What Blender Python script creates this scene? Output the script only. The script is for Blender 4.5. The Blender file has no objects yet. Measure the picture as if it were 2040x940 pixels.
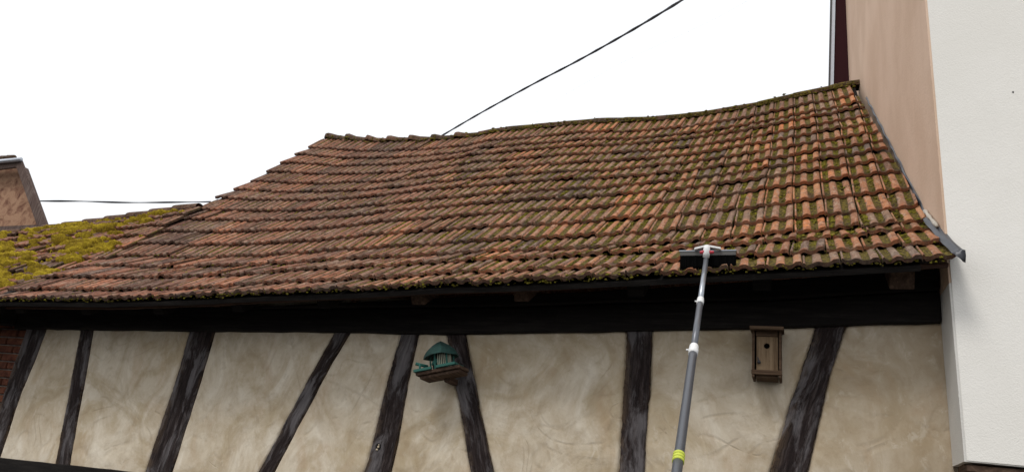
import bpy, bmesh, math, random
import numpy as np
from mathutils import Vector, Matrix, noise
R = math.radians
random.seed(7); rng = np.random.default_rng(11)

# ------------------------------------------------------------------ camera, sky, sun
F, CX, CY, W0 = 1500.0, 1020.0, 470.0, 2040.0
_v = np.array([510, 4120, 1500.0]); _v /= np.linalg.norm(_v)
_s = np.array([560, 670, 1500.0])
_h = np.cross(_v, _s); _h /= np.linalg.norm(_h)
_n = np.cross(_h, _v)
EYE = np.array([0.0, -4.7, 1.6])

scene = bpy.context.scene
cam_d = bpy.data.cameras.new('camera'); cam = bpy.data.objects.new('camera', cam_d)
scene.collection.objects.link(cam); scene.camera = cam
cam_d.sensor_width = 36; cam_d.lens = F / W0 * 36; cam_d.clip_end = 2000; cam_d.clip_start = 0.05
right = Vector((_h[0], _n[0], _v[0])); up = Vector((_h[1], _n[1], _v[1])); fwd = Vector((_h[2], _n[2], _v[2]))
m = Matrix((right, up, -fwd)).transposed().to_4x4(); m.translation = Vector(EYE); cam.matrix_world = m

SUN_EL, SUN_AZ = R(52), R(200)       # azimuth clockwise from +Y: behind the photographer, a little left
world = bpy.data.worlds.new('World'); scene.world = world; world.use_nodes = True
nt = world.node_tree; nt.nodes.clear()
wo = nt.nodes.new('ShaderNodeOutputWorld'); bg = nt.nodes.new('ShaderNodeBackground')
sky = nt.nodes.new('ShaderNodeTexSky'); sky.sky_type = 'NISHITA'; sky.sun_disc = False
sky.sun_elevation = SUN_EL; sky.sun_rotation = SUN_AZ; sky.dust_density = 4; sky.air_density = 1.5
mx = nt.nodes.new('ShaderNodeMix'); mx.data_type = 'RGBA'; mx.inputs[0].default_value = 0.9
nt.links.new(sky.outputs[0], mx.inputs[6]); mx.inputs[7].default_value = (11.3, 11.5, 11.8, 1)   # even overcast layer
nt.links.new(mx.outputs[2], bg.inputs[0]); bg.inputs[1].default_value = 0.1
nt.links.new(bg.outputs[0], wo.inputs[0])
sd = bpy.data.lights.new('sun', 'SUN'); sd.energy = 1.5; sd.angle = R(16); sd.color = (1, 0.97, 0.93)
so = bpy.data.objects.new('sun', sd); scene.collection.objects.link(so)
dirv = Vector((math.sin(SUN_AZ) * math.cos(SUN_EL), math.cos(SUN_AZ) * math.cos(SUN_EL), math.sin(SUN_EL)))
so.rotation_euler = dirv.to_track_quat('Z', 'Y').to_euler(); so.location = (0, -10, 20)
vs = scene.view_settings; vs.view_transform = 'Standard'; vs.look = 'None'; vs.exposure = 0.0; vs.gamma = 1
vs.use_curve_mapping = False

# ------------------------------------------------------------------ helpers
def ray(px, py):
    c = np.array([px - CX, CY - py, F]); return np.array([c @ _h, c @ _n, c @ _v])
def at(px, py, y):                    # where a line of sight meets the upright plane Y = y
    r = ray(px, py); return EYE + (y - EYE[1]) / r[1] * r
def lerp(a, b, t): return a + (b - a) * t
def fbm(x, y, z, o=4): return noise.fractal(Vector((x, y, z)), 1.0, 2.0, o)

def link(o, parent=None):
    scene.collection.objects.link(o)
    if parent is not None: o.parent = parent
    return o
def tag(o, label=None, cat=None, group=None, kind=None):
    for k, val in (('label', label), ('category', cat), ('group', group), ('kind', kind)):
        if val: o[k] = val
    return o
def empty(name, loc=(0, 0, 0), **kw):
    o = bpy.data.objects.new(name, None); o.location = loc; link(o); o.empty_display_size = 0.1
    bpy.context.view_layer.update()
    return tag(o, **kw)
def mesh_obj(name, verts, faces, mat, parent=None, smooth=False, attrs=None, uv=None, label=None):
    me = bpy.data.meshes.new(name)
    me.from_pydata([tuple(map(float, v)) for v in verts], [], [tuple(int(i) for i in f) for f in faces])
    if attrs:
        for k, a in attrs.items():
            at_ = me.attributes.new(k, 'FLOAT', 'POINT'); at_.data.foreach_set('value', np.asarray(a, dtype=np.float32))
    if uv is not None:
        ul = me.uv_layers.new(name='UVMap'); li = np.empty(len(me.loops), dtype=np.int32)
        me.loops.foreach_get('vertex_index', li); ul.data.foreach_set('uv', np.asarray(uv, dtype=np.float32)[li].ravel())
    if smooth: me.polygons.foreach_set('use_smooth', [True] * len(me.polygons))
    me.materials.append(mat); me.update()
    o = bpy.data.objects.new(name, me); link(o)
    if parent is not None:
        o.parent = parent; o.matrix_parent_inverse = parent.matrix_world.inverted()
    if label: o['label'] = label
    return o
class MB:
    def __init__(s): s.v = []; s.f = []
    def add(s, vs_, fs):
        b = len(s.v); s.v += [tuple(v) for v in vs_]; s.f += [tuple(i + b for i in f) for f in fs]; return s
    def box(s, x0, x1, y0, y1, z0, z1, M=None, bev=0.0):
        vs_ = [Vector((x, y, z)) for z in (z0, z1) for y in (y0, y1) for x in (x0, x1)]
        if M is not None: vs_ = [M @ v for v in vs_]
        return s.add(vs_, [(0, 2, 3, 1), (4, 5, 7, 6), (0, 1, 5, 4), (2, 6, 7, 3), (0, 4, 6, 2), (1, 3, 7, 5)])
    def tube(s, pts, rads, n=12, cap=True, M=None):
        pts = [Vector(p) for p in pts]; rings = []
        for i, p in enumerate(pts):
            d = (pts[min(i + 1, len(pts) - 1)] - pts[max(i - 1, 0)]).normalized()
            a = d.orthogonal().normalized() if i == 0 else (a - d * a.dot(d)).normalized()
            b = d.cross(a); r = rads[i] if hasattr(rads, '__len__') else rads
            rings.append([p + (a * math.cos(t) + b * math.sin(t)) * r for t in [2 * math.pi * k / n for k in range(n)]])
        vs_ = [v for rg in rings for v in rg]
        if M is not None: vs_ = [M @ v for v in vs_]
        fs = [(i * n + k, i * n + (k + 1) % n, (i + 1) * n + (k + 1) % n, (i + 1) * n + k) for i in range(len(pts) - 1) for k in range(n)]
        if cap: fs += [tuple(range(n))[::-1], tuple(range((len(pts) - 1) * n, len(pts) * n))]
        return s.add(vs_, fs)
    def prism(s, poly, d):            # poly: 3-D outline, d: thickness vector
        n = len(poly); d = Vector(d); p = [Vector(q) for q in poly]
        return s.add(p + [q + d for q in p], [tuple(range(n))[::-1], tuple(range(n, 2 * n))] + [(i, (i + 1) % n, n + (i + 1) % n, n + i) for i in range(n)])
    def build(s, name, mat, parent=None, bevel=0.0, smooth=False, label=None):
        o = mesh_obj(name, s.v, s.f, mat, parent, label=label)
        bm = bmesh.new(); bm.from_mesh(o.data); bmesh.ops.recalc_face_normals(bm, faces=bm.faces)
        if bevel: bmesh.ops.bevel(bm, geom=[e for e in bm.edges if len(e.link_faces) == 2 and e.calc_face_angle() > 0.6], offset=bevel, segments=2, affect='EDGES', clamp_overlap=True)
        bm.to_mesh(o.data); bm.free()
        if smooth: o.data.polygons.foreach_set('use_smooth', [True] * len(o.data.polygons))
        return o

# ------------------------------------------------------------------ materials
class NT:
    def __init__(s, name, rough=0.85, spec=0.3):
        s.m = bpy.data.materials.new(name); s.m.use_nodes = True; s.t = s.m.node_tree
        s.b = s.t.nodes['Principled BSDF']; s.b.inputs['Roughness'].default_value = rough
        s.b.inputs['Specular IOR Level'].default_value = spec
    def n(s, typ, **kw):
        nd = s.t.nodes.new(typ)
        for k, val in kw.items():
            if k.startswith('i_'): nd.inputs[k[2:].replace('_', ' ')].default_value = val
            else: setattr(nd, k, val)
        return nd
    def l(s, a, b): s.t.links.new(a, b)
    def coord(s, which='Object', scale=(1, 1, 1), rot=(0, 0, 0)):
        tc = s.n('ShaderNodeTexCoord'); mp = s.n('ShaderNodeMapping'); mp.inputs['Scale'].default_value = scale
        mp.inputs['Rotation'].default_value = rot; s.l(tc.outputs[which], mp.inputs[0]); return mp.outputs[0]
    def noise(s, vec, scale, detail=4, rough=0.55, dist=0.0):
        nd = s.n('ShaderNodeTexNoise'); nd.inputs['Scale'].default_value = scale; nd.inputs['Detail'].default_value = detail
        nd.inputs['Roughness'].default_value = rough; nd.inputs['Distortion'].default_value = dist
        s.l(vec, nd.inputs['Vector']); return nd.outputs['Fac']
    def ramp(s, fac, stops):
        r = s.n('ShaderNodeValToRGB'); e = r.color_ramp.elements
        while len(e) < len(stops): e.new(0.5)
        for el, (p, c) in zip(e, stops): el.position = p; el.color = (*c, 1) if not isinstance(c, (int, float)) else (c, c, c, 1)
        s.l(fac, r.inputs[0]); return r.outputs[0]
    def mix(s, fac, a, b, mode='MIX'):
        x = s.n('ShaderNodeMix', data_type='RGBA', blend_type=mode)
        for i, val in ((0, fac), (6, a), (7, b)):
            if isinstance(val, (int, float)): x.inputs[i].default_value = val
            elif isinstance(val, tuple): x.inputs[i].default_value = (*val, 1)
            else: s.l(val, x.inputs[i])
        return x.outputs[2]
    def math(s, op, a, b=0.0, clamp=False):
        x = s.n('ShaderNodeMath', operation=op, use_clamp=clamp)
        for i, val in ((0, a), (1, b)):
            if isinstance(val, (int, float)): x.inputs[i].default_value = val
            else: s.l(val, x.inputs[i])
        return x.outputs[0]
    def step(s, v, lo, hi):
        x = s.n('ShaderNodeMapRange', interpolation_type='SMOOTHSTEP'); x.inputs[1].default_value = lo; x.inputs[2].default_value = hi
        s.l(v, x.inputs[0]); return x.outputs[0]
    def attr(s, name):
        a = s.n('ShaderNodeAttribute', attribute_name=name); return a.outputs['Fac']
    def bump(s, h, strength=0.5, dist=0.01):
        b = s.n('ShaderNodeBump'); b.inputs['Strength'].default_value = strength; b.inputs['Distance'].default_value = dist
        s.l(h, b.inputs['Height']); s.l(b.outputs[0], s.b.inputs['Normal'])
    def col(s, c):
        if isinstance(c, tuple): s.b.inputs['Base Color'].default_value = (*c, 1)
        else: s.l(c, s.b.inputs['Base Color'])
        return s

def tile_mat(name, mossy, warm):
    k = NT(name, 0.9, 0.2); co = k.coord()
    tint, groove, edge = k.attr('tint'), k.attr('groove'), k.attr('edge')
    sep = k.n('ShaderNodeSeparateXYZ'); k.l(co, sep.inputs[0])
    gx = k.step(sep.outputs[0], -4.5, 0.5)                       # clay grows redder towards the tall house
    cold = k.ramp(tint, [(0.0, (.12, .06, .045)), (.3, (.24, .10, .062)), (.6, (.34, .135, .078)), (.85, (.20, .115, .08)), (1, (.43, .165, .088))])
    hot = k.ramp(tint, [(0.0, (.12, .085, .065)), (.2, (.30, .135, .07)), (.5, (.46, .19, .085)), (.75, (.18, .125, .095)), (.87, (.44, .23, .12)), (1, (.60, .21, .075))])
    n1 = k.noise(co, 4.5, 4, .6)
    gx2 = k.math('ADD', gx, k.math('MULTIPLY', k.math('SUBTRACT', n1, .5), .8), True)
    clay = k.mix(k.math('MULTIPLY', gx2, warm), cold, hot)
    sc = k.coord(scale=(5, 1, 1)); st = k.noise(sc, 9, 5, .65)
    clay = k.mix(k.math('MULTIPLY', k.step(st, .46, .66), 1.0), clay, k.mix(.5, clay, (.48, .36, .27)))         # weather-bleached streaks
    n2 = k.noise(co, 23, 6, .7)
    dark = k.step(n2, .50, .66)
    clay = k.mix(k.math('MULTIPLY', dark, .8), clay, (.035, .026, .022))
    n5 = k.noise(co, 70, 3, .7)
    clay = k.mix(k.math('MULTIPLY', k.step(n5, .60, .70), .45), clay, (.33, .30, .25))   # lichen specks
    # fresh clay on worn lower edges
    ed = k.math('MULTIPLY', k.step(edge, .25, .0), k.math('MULTIPLY', gx, k.step(n1, .38, .6)))
    clay = k.mix(k.math('MULTIPLY', ed, .7), clay, (.42, .15, .07))
    n6 = k.noise(k.coord(scale=(4, 1, 1)), 34, 4, .7)
    clay = k.mix(k.math('MULTIPLY', k.step(n6, .45, .62), .45), clay, k.mix(.5, clay, (.05, .035, .03)))
    n7 = k.noise(co, 1.1, 5, .65, .6)
    clay = k.mix(k.math('MULTIPLY', k.step(n7, .47, .62), .45), clay, k.mix(.6, clay, (.07, .055, .05)))   # broad weathering patches
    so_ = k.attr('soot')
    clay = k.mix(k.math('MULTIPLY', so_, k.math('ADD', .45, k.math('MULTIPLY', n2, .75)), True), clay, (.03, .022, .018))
    # darker brown in the troughs, then moss
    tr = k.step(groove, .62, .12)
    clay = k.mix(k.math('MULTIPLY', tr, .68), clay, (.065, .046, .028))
    n3 = k.noise(co, 3.0, 5, .65); n4 = k.noise(co, 40, 5, .75)
    mm = k.math('ADD', k.math('MULTIPLY', tr, .42), k.math('ADD', k.math('MULTIPLY', n3, .6), k.math('MULTIPLY', n4, .5)))
    mm = k.math('ADD', mm, k.math('MULTIPLY', k.step(sep.outputs[0], -6, -1), .12))
    mm = k.math('ADD', mm, k.math('MULTIPLY', k.math('SUBTRACT', k.step(edge, .0, .55), .62), .14))
    mask = k.step(mm, 1.07 - mossy, 1.17 - mossy)
    mcol = k.ramp(k.noise(co, 60, 4, .7), [(.36, (.035, .025, .010)), (.5, (.115, .085, .018)), (.62, (.27, .205, .028)), (.72, (.42, .33, .04))])
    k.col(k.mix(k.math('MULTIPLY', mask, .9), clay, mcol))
    h = k.math('ADD', k.math('MULTIPLY', n2, .6), k.math('MULTIPLY', k.math('MULTIPLY', n4, mask), 1.6))
    k.bump(k.math('ADD', h, k.math('MULTIPLY', n5, .3)), 1.0, .018)
    return k.m
M_tile = tile_mat('clay_tile', 0.125, 1.0)
M_tile_old = tile_mat('mossy_clay_tile', 0.2, 0.3)

def moss_mat(name, a, b, c):
    k = NT(name, 1.0, 0.05); co = k.coord(); t = k.attr('tint')
    n = k.noise(co, 95, 4, .75); n2 = k.noise(k.coord(scale=(.7, 2.2, 2.2)), 6, 6, .75)
    f = k.math('ADD', k.math('MULTIPLY', n, .6), k.math('ADD', k.math('MULTIPLY', n2, .65), k.math('MULTIPLY', t, .2)))
    k.col(k.ramp(f, [(.50, a), (.68, b), (.90, c)])); k.bump(n, 1.0, .02); return k.m
M_moss = moss_mat('yellow_moss', (.075, .045, .018), (.23, .155, .018), (.60, .45, .035))
M_tuft = moss_mat('olive_moss', (.03, .024, .008), (.11, .092, .02), (.32, .28, .035))

def wood_mat(name, dark, mid, light, uv=False, axis=0, wear=0.5):
    k = NT(name, 0.9, 0.15)
    if uv: lo = k.coord('UV', (1, 1, 1)); g = k.coord('UV', (30, 3.0, 1)); g2 = k.coord('UV', (9, 1.8, 1))
    else:
        s1 = [26, 26, 26]; s1[axis] = 1.8; s2 = [6, 6, 6]; s2[axis] = 1.2
        lo = k.coord(); g = k.coord(scale=s1); g2 = k.coord(scale=s2)
    n1 = k.noise(g, 1.6, 6, .7, .3); n2 = k.noise(g2, 1.3, 5, .6, .4); n3 = k.noise(lo, 45, 4, .7)
    c = k.ramp(n1, [(.3, dark), (.55, mid), (.8, light)])
    w = k.step(k.math('ADD', n2, k.math('MULTIPLY', k.math('SUBTRACT', n1, .5), .5)), .52, .68)
    c = k.mix(k.math('MULTIPLY', w, wear), c, light)
    c = k.mix(k.math('MULTIPLY', k.step(n3, .60, .72), .35), c, dark)
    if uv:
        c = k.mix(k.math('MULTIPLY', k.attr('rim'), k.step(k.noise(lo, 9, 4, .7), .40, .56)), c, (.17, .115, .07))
        cr = k.noise(k.coord('UV', (60, 1.5, 1)), 1.2, 5, .6, .3)
        c = k.mix(k.step(k.math('ABSOLUTE', k.math('SUBTRACT', cr, .5)), .012, .002), c, (.004, .003, .003))
        c = k.mix(k.math('MULTIPLY', k.step(k.noise(k.coord('UV', (9, 2.2, 1)), 1.0, 6, .68, .5), .47, .62), .72), c, k.mix(n1, (.04, .036, .037), (.25, .23, .235)))
    k.col(c); k.bump(k.math('ADD', n1, k.math('MULTIPLY', n3, .3)), .8, .006)
    return k
def wood(name, *a, **kw): return wood_mat(name, *a, **kw).m
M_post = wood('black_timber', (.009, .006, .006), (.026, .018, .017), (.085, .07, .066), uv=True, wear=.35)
M_beam = wood('dark_beam', (.006, .005, .005), (.013, .011, .010), (.03, .026, .023), axis=0, wear=.3)
M_brown = wood('brown_timber', (.03, .018, .012), (.08, .05, .035), (.15, .10, .07), axis=1, wear=.3)
M_board = wood('eaves_board', (.015, .009, .007), (.04, .02, .014), (.075, .04, .028), axis=0, wear=.2)
M_boxw = wood('bird_box_wood', (.08, .05, .028), (.17, .115, .068), (.26, .19, .12), axis=2, wear=.3)
M_boxd = wood('bird_box_rim', (.035, .022, .014), (.085, .052, .032), (.14, .095, .06), axis=0, wear=.3)
M_barge = wood('barge_board', (.05, .03, .025), (.115, .08, .068), (.20, .16, .14), axis=2, wear=.4)

def plaster_mat():
    k = NT('old_lime_plaster', .95, .1); co = k.coord()
    n1 = k.noise(co, 1.6, 5, .6, 1.2); n2 = k.noise(k.coord(scale=(1.3, 1, .8)), 2.6, 8, .66, 1.3); n3 = k.noise(co, 38, 5, .7)
    v = k.n('ShaderNodeTexNoise', noise_dimensions='3D'); v.inputs['Scale'].default_value = 1.7; v.inputs['Detail'].default_value = 3
    v.inputs['Distortion'].default_value = 5.0; k.l(co, v.inputs['Vector'])
    c = k.ramp(n2, [(.30, (.45, .36, .25)), (.5, (.57, .49, .375)), (.68, (.68, .61, .50))])
    c = k.mix(k.math('MULTIPLY', k.step(n1, .46, .66), .55), c, (.36, .27, .15))            # ochre damp patches
    c = k.mix(k.math('MULTIPLY', k.step(v.outputs['Fac'], .52, .57), k.math('MULTIPLY', n1, .22)), c, (.27, .195, .125))  # trowel arcs
    sep = k.n('ShaderNodeSeparateXYZ'); k.l(co, sep.inputs[0])
    c = k.mix(k.math('MULTIPLY', k.step(sep.outputs[0], -.6, .7), .42), c, (.30, .215, .13)) # last bays are browner
    n4 = k.noise(k.coord(scale=(1.25, 1, .9), rot=(0, .5, 0)), 8, 8, .74, .5)
    c = k.mix(k.math('MULTIPLY', k.step(n4, .50, .66), .30), c, (.34, .255, .165))
    c = k.mix(k.math('MULTIPLY', k.step(n4, .46, .34), .35), c, (.68, .62, .52))
    c = k.mix(k.math('MULTIPLY', k.step(n3, .62, .70), .25), c, (.25, .19, .13))
    n8 = k.noise(k.coord(scale=(1.6, 1, .9)), 2.4, 6, .62, .5)
    c = k.mix(k.math('MULTIPLY', k.step(n8, .52, .68), .30), c, (.42, .285, .17))
    arcs = None
    for sc_, di, wd, lo_ in ((1.1, 1.6, .05, .46), (2.2, 1.2, .06, .46)):
        q = k.noise(co, sc_, 0, .4, di); q = k.step(k.math('ABSOLUTE', k.math('SUBTRACT', k.math('FRACT', k.math('MULTIPLY', q, 5.0)), .5)), wd * 3.2, 0)
        q = k.math('MULTIPLY', q, k.step(k.noise(k.coord(rot=(.5, 0, 1)), 3.5, 4, .6), lo_, lo_ + .12)); arcs = q if arcs is None else k.math('MAXIMUM', arcs, q)
    c = k.mix(k.math('MULTIPLY', arcs, .24), c, (.32, .24, .155))
    k.col(c); h = k.math('ADD', k.math('SUBTRACT', k.math('MULTIPLY', v.outputs['Fac'], 1.2), k.math('MULTIPLY', arcs, .5)), k.math('ADD', n2, k.math('MULTIPLY', n3, .22)))
    k.bump(h, .45, .012); return k.m
M_plaster = plaster_mat()
def stucco(name, a, b, grain=160, streak=False, s=.35):
    k = NT(name, .92, .15); co = k.coord(); n = k.noise(co, grain, 3, .6)
    n2 = k.noise(k.coord(scale=(1.4, 1.4, 1.0)) if streak else co, 1.2 if streak else .8, 5, .6)
    k.col(k.mix(k.step(n2, .38, .66), a, b)); k.bump(k.math('ADD', n, k.math('MULTIPLY', k.noise(co, 14, 3), .6)), s, .006); return k.m
M_white = stucco('white_render', (.77, .745, .69), (.82, .795, .745), 130, s=.35)
M_return = stucco('shaded_white_render', (.58, .565, .53), (.66, .64, .60), 120)  # white render, occlusion on the side return put into a greyer colour
M_tan = stucco('peach_render', (.60, .435, .32), (.67, .50, .38), 60, True)
def rough_wall(name, cols, sc=6):
    k = NT(name, .95, .1); co = k.coord(); n = k.noise(co, sc, 6, .65, .6)
    k.col(k.ramp(n, cols)); k.bump(n, .8, .02); return k.m
M_gable = rough_wall('flaking_gable_plaster', [(.30, (.09, .04, .03)), (.42, (.22, .115, .075)), (.56, (.36, .22, .14)), (.75, (.25, .13, .09))], 4.5)
M_stone = rough_wall('brown_rubble', [(.3, (.035, .02, .015)), (.5, (.10, .065, .045)), (.7, (.24, .16, .10))], 7)
M_brick = rough_wall('old_brick', [(.3, (.05, .02, .014)), (.5, (.115, .042, .026)), (.75, (.19, .08, .045))], 14)
M_mortar = rough_wall('mortar', [(.3, (.12, .10, .085)), (.7, (.26, .22, .19))], 20)
M_ground = rough_wall('asphalt', [(.3, (.035, .035, .035)), (.7, (.065, .063, .06))], 30)
M_lane = rough_wall('pavement_stone', [(.3, (.16, .15, .14)), (.7, (.26, .25, .23))], 8)
def plain(name, c, rough=.5, metal=0.0, spec=.5, vary=.15, sc=30):
    k = NT(name, rough, spec); co = k.coord(); n = k.noise(co, sc, 4)
    k.col(k.mix(n, tuple(x * (1 - vary) for x in c), tuple(min(1, x * (1 + vary)) for x in c))); k.b.inputs['Metallic'].default_value = metal; return k.m
M_maroon = plain('maroon_panel', (.030, .007, .009), .8, spec=.1)
M_strip = plain('pale_metal', (.42, .45, .50), .4, .3)
M_dark = plain('black_metal', (.02, .02, .024), .5)
M_lead = plain('lead_sheet', (.045, .047, .055), .35, .3, vary=.5, sc=12)
M_mort2 = plain('lime_fillet', (.42, .39, .34), .9, vary=.3)
M_zinc = plain('zinc', (.50, .53, .58), .4, .5)
M_cable = plain('cable_black', (.022, .022, .028), .6)
M_wire = plain('thin_pale_wire', (.75, .75, .75), .6)
M_alu = plain('pole_aluminium', (.33, .35, .38), .32, .75, vary=.2)
M_pole2 = plain('pole_graphite', (.12, .125, .14), .35, .4)
M_wplast = plain('white_plastic', (.75, .75, .74), .4, vary=.04)
M_red = plain('red_plastic', (.45, .03, .05), .4)
M_tape = plain('lime_tape', (.52, .58, .06), .6, vary=.2, sc=60)
M_bar = plain('brush_back', (.07, .065, .06), .4, .4)
M_bristle = plain('bristles', (.004, .004, .004), 1.0, spec=.05, vary=.6, sc=200)
M_green = plain('green_paint', (.008, .085, .066), .7, vary=.5, sc=50)
M_greenroof = plain('faded_green_roof', (.014, .05, .042), .9, vary=.6, sc=50)
M_bars = plain('cream_bars', (.35, .36, .27), .6)
M_ridge = tile_mat('ridge_clay', 0.08, 0.1)
M_hole = plain('dark_inside', (.004, .003, .003), 1.0)

# ------------------------------------------------------------------ ground
MB().box(-150, 150, -150, 150, -.3, 0).build('ground', M_ground)['kind'] = 'structure'
MB().box(-30, 20, -1.3, -.12, -.2, .12).build('pavement', M_lane, bevel=.01)['kind'] = 'structure'

# ------------------------------------------------------------------ roof surface, course by course
XL, XR = -6.2, -0.02
TR = np.array([(-.5, 3.025), (-.276, 3.187), (-.033, 3.364), (.125, 3.479), (.314, 3.657), (.55, 3.882), (.823, 4.141), (1.036, 4.343), (1.229, 4.526),
               (1.416, 4.704), (1.629, 4.905), (1.847, 5.112), (2.055, 5.309), (2.293, 5.536), (2.458, 5.692), (2.713, 5.934), (3.1, 6.301)])
TL = np.array([(-.60, 2.73), (-.392, 2.866), (-.167, 3.06), (.156, 3.281), (.447, 3.48), (.638, 3.683), (.892, 3.918), (1.117, 4.14), (1.336, 4.349),
               (1.556, 4.588), (1.797, 4.8), (2.018, 5.02), (2.249, 5.263), (2.47, 5.499), (2.7, 5.733), (2.936, 5.96), (3.21, 6.27)])
def base_yz(X, a):
    t = (X - XL) / (XR - XL); i = np.clip(np.floor(a).astype(int), 0, 15); fr = a - i
    L = TL[i] + (TL[i + 1] - TL[i]) * fr[..., None]; Rr = TR[i] + (TR[i + 1] - TR[i]) * fr[..., None]
    return L + (Rr - L) * t[..., None]
def sagtab(pts, a):
    xs, dz = [], []
    for px, py in pts:
        y = -.5 if a == 0 else 3.15
        for _ in range(4):
            p = at(px, py, y); b = base_yz(np.array(p[0]), np.array(float(a))); y = b[0]
        xs.append(p[0]); dz.append(p[2] - b[1])
    return np.array(xs), np.array(dz)
EV = sagtab([(10, 600), (200, 602), (400, 596), (500, 590), (700, 583), (880, 572), (1000, 569), (1280, 556), (1582, 540), (1900, 522)], 0)
RD = sagtab([(660, 277), (750, 284), (870, 281), (950, 273), (1000, 263), (1190, 246), (1300, 243), (1400, 233), (1500, 216), (1600, 193), (1705, 171)], 16)
def surf(X, a):
    X = np.asarray(X, float); a = np.asarray(a, float)
    b = base_yz(X, a); t = a / 16
    dz = np.interp(X, *EV) * (1 - t) + np.interp(X, *RD) * t
    return np.stack([X, b[..., 0], b[..., 1] + dz], -1)
# lower annex roof: same eaves line, its own sinking ridge, 9 courses
AX0 = -12.5
ar_x = np.array([-12.5, -9.303, -8.461, -7.67, -6.604, -6.1]); ar_z = np.array([3.95, 4.141, 4.211, 4.283, 4.397, 4.45]) - .05
def surf2(X, a):
    X = np.asarray(X, float); a = np.asarray(a, float); t = a / 9
    lo = surf(np.full_like(X, -6.2), np.minimum(a, 3.0) * 1.0)
    e = surf(np.full_like(X, -6.2), 0 * a); k = surf(np.full_like(X, -6.2), 0 * a + 3)
    sink = (X + 6.2) * .012
    y = np.where(a < 3, lo[..., 1], lerp(k[..., 1], 1.3, (a - 3) / 6)); zr = np.interp(X, ar_x, ar_z)
    z = np.where(a < 3, lo[..., 2] + sink, lerp(k[..., 2] + sink, zr, (a - 3) / 6)) - .055
    return np.stack([X, y, z], -1)
def frame(fn, X, a):
    e = .02; du = fn(X + e, a) - fn(X - e, a); dv = fn(X, np.minimum(a + .3, 16)) - fn(X, np.maximum(a - .3, 0))
    n = np.cross(du, dv); return n / np.linalg.norm(n, axis=-1, keepdims=True)

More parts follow.
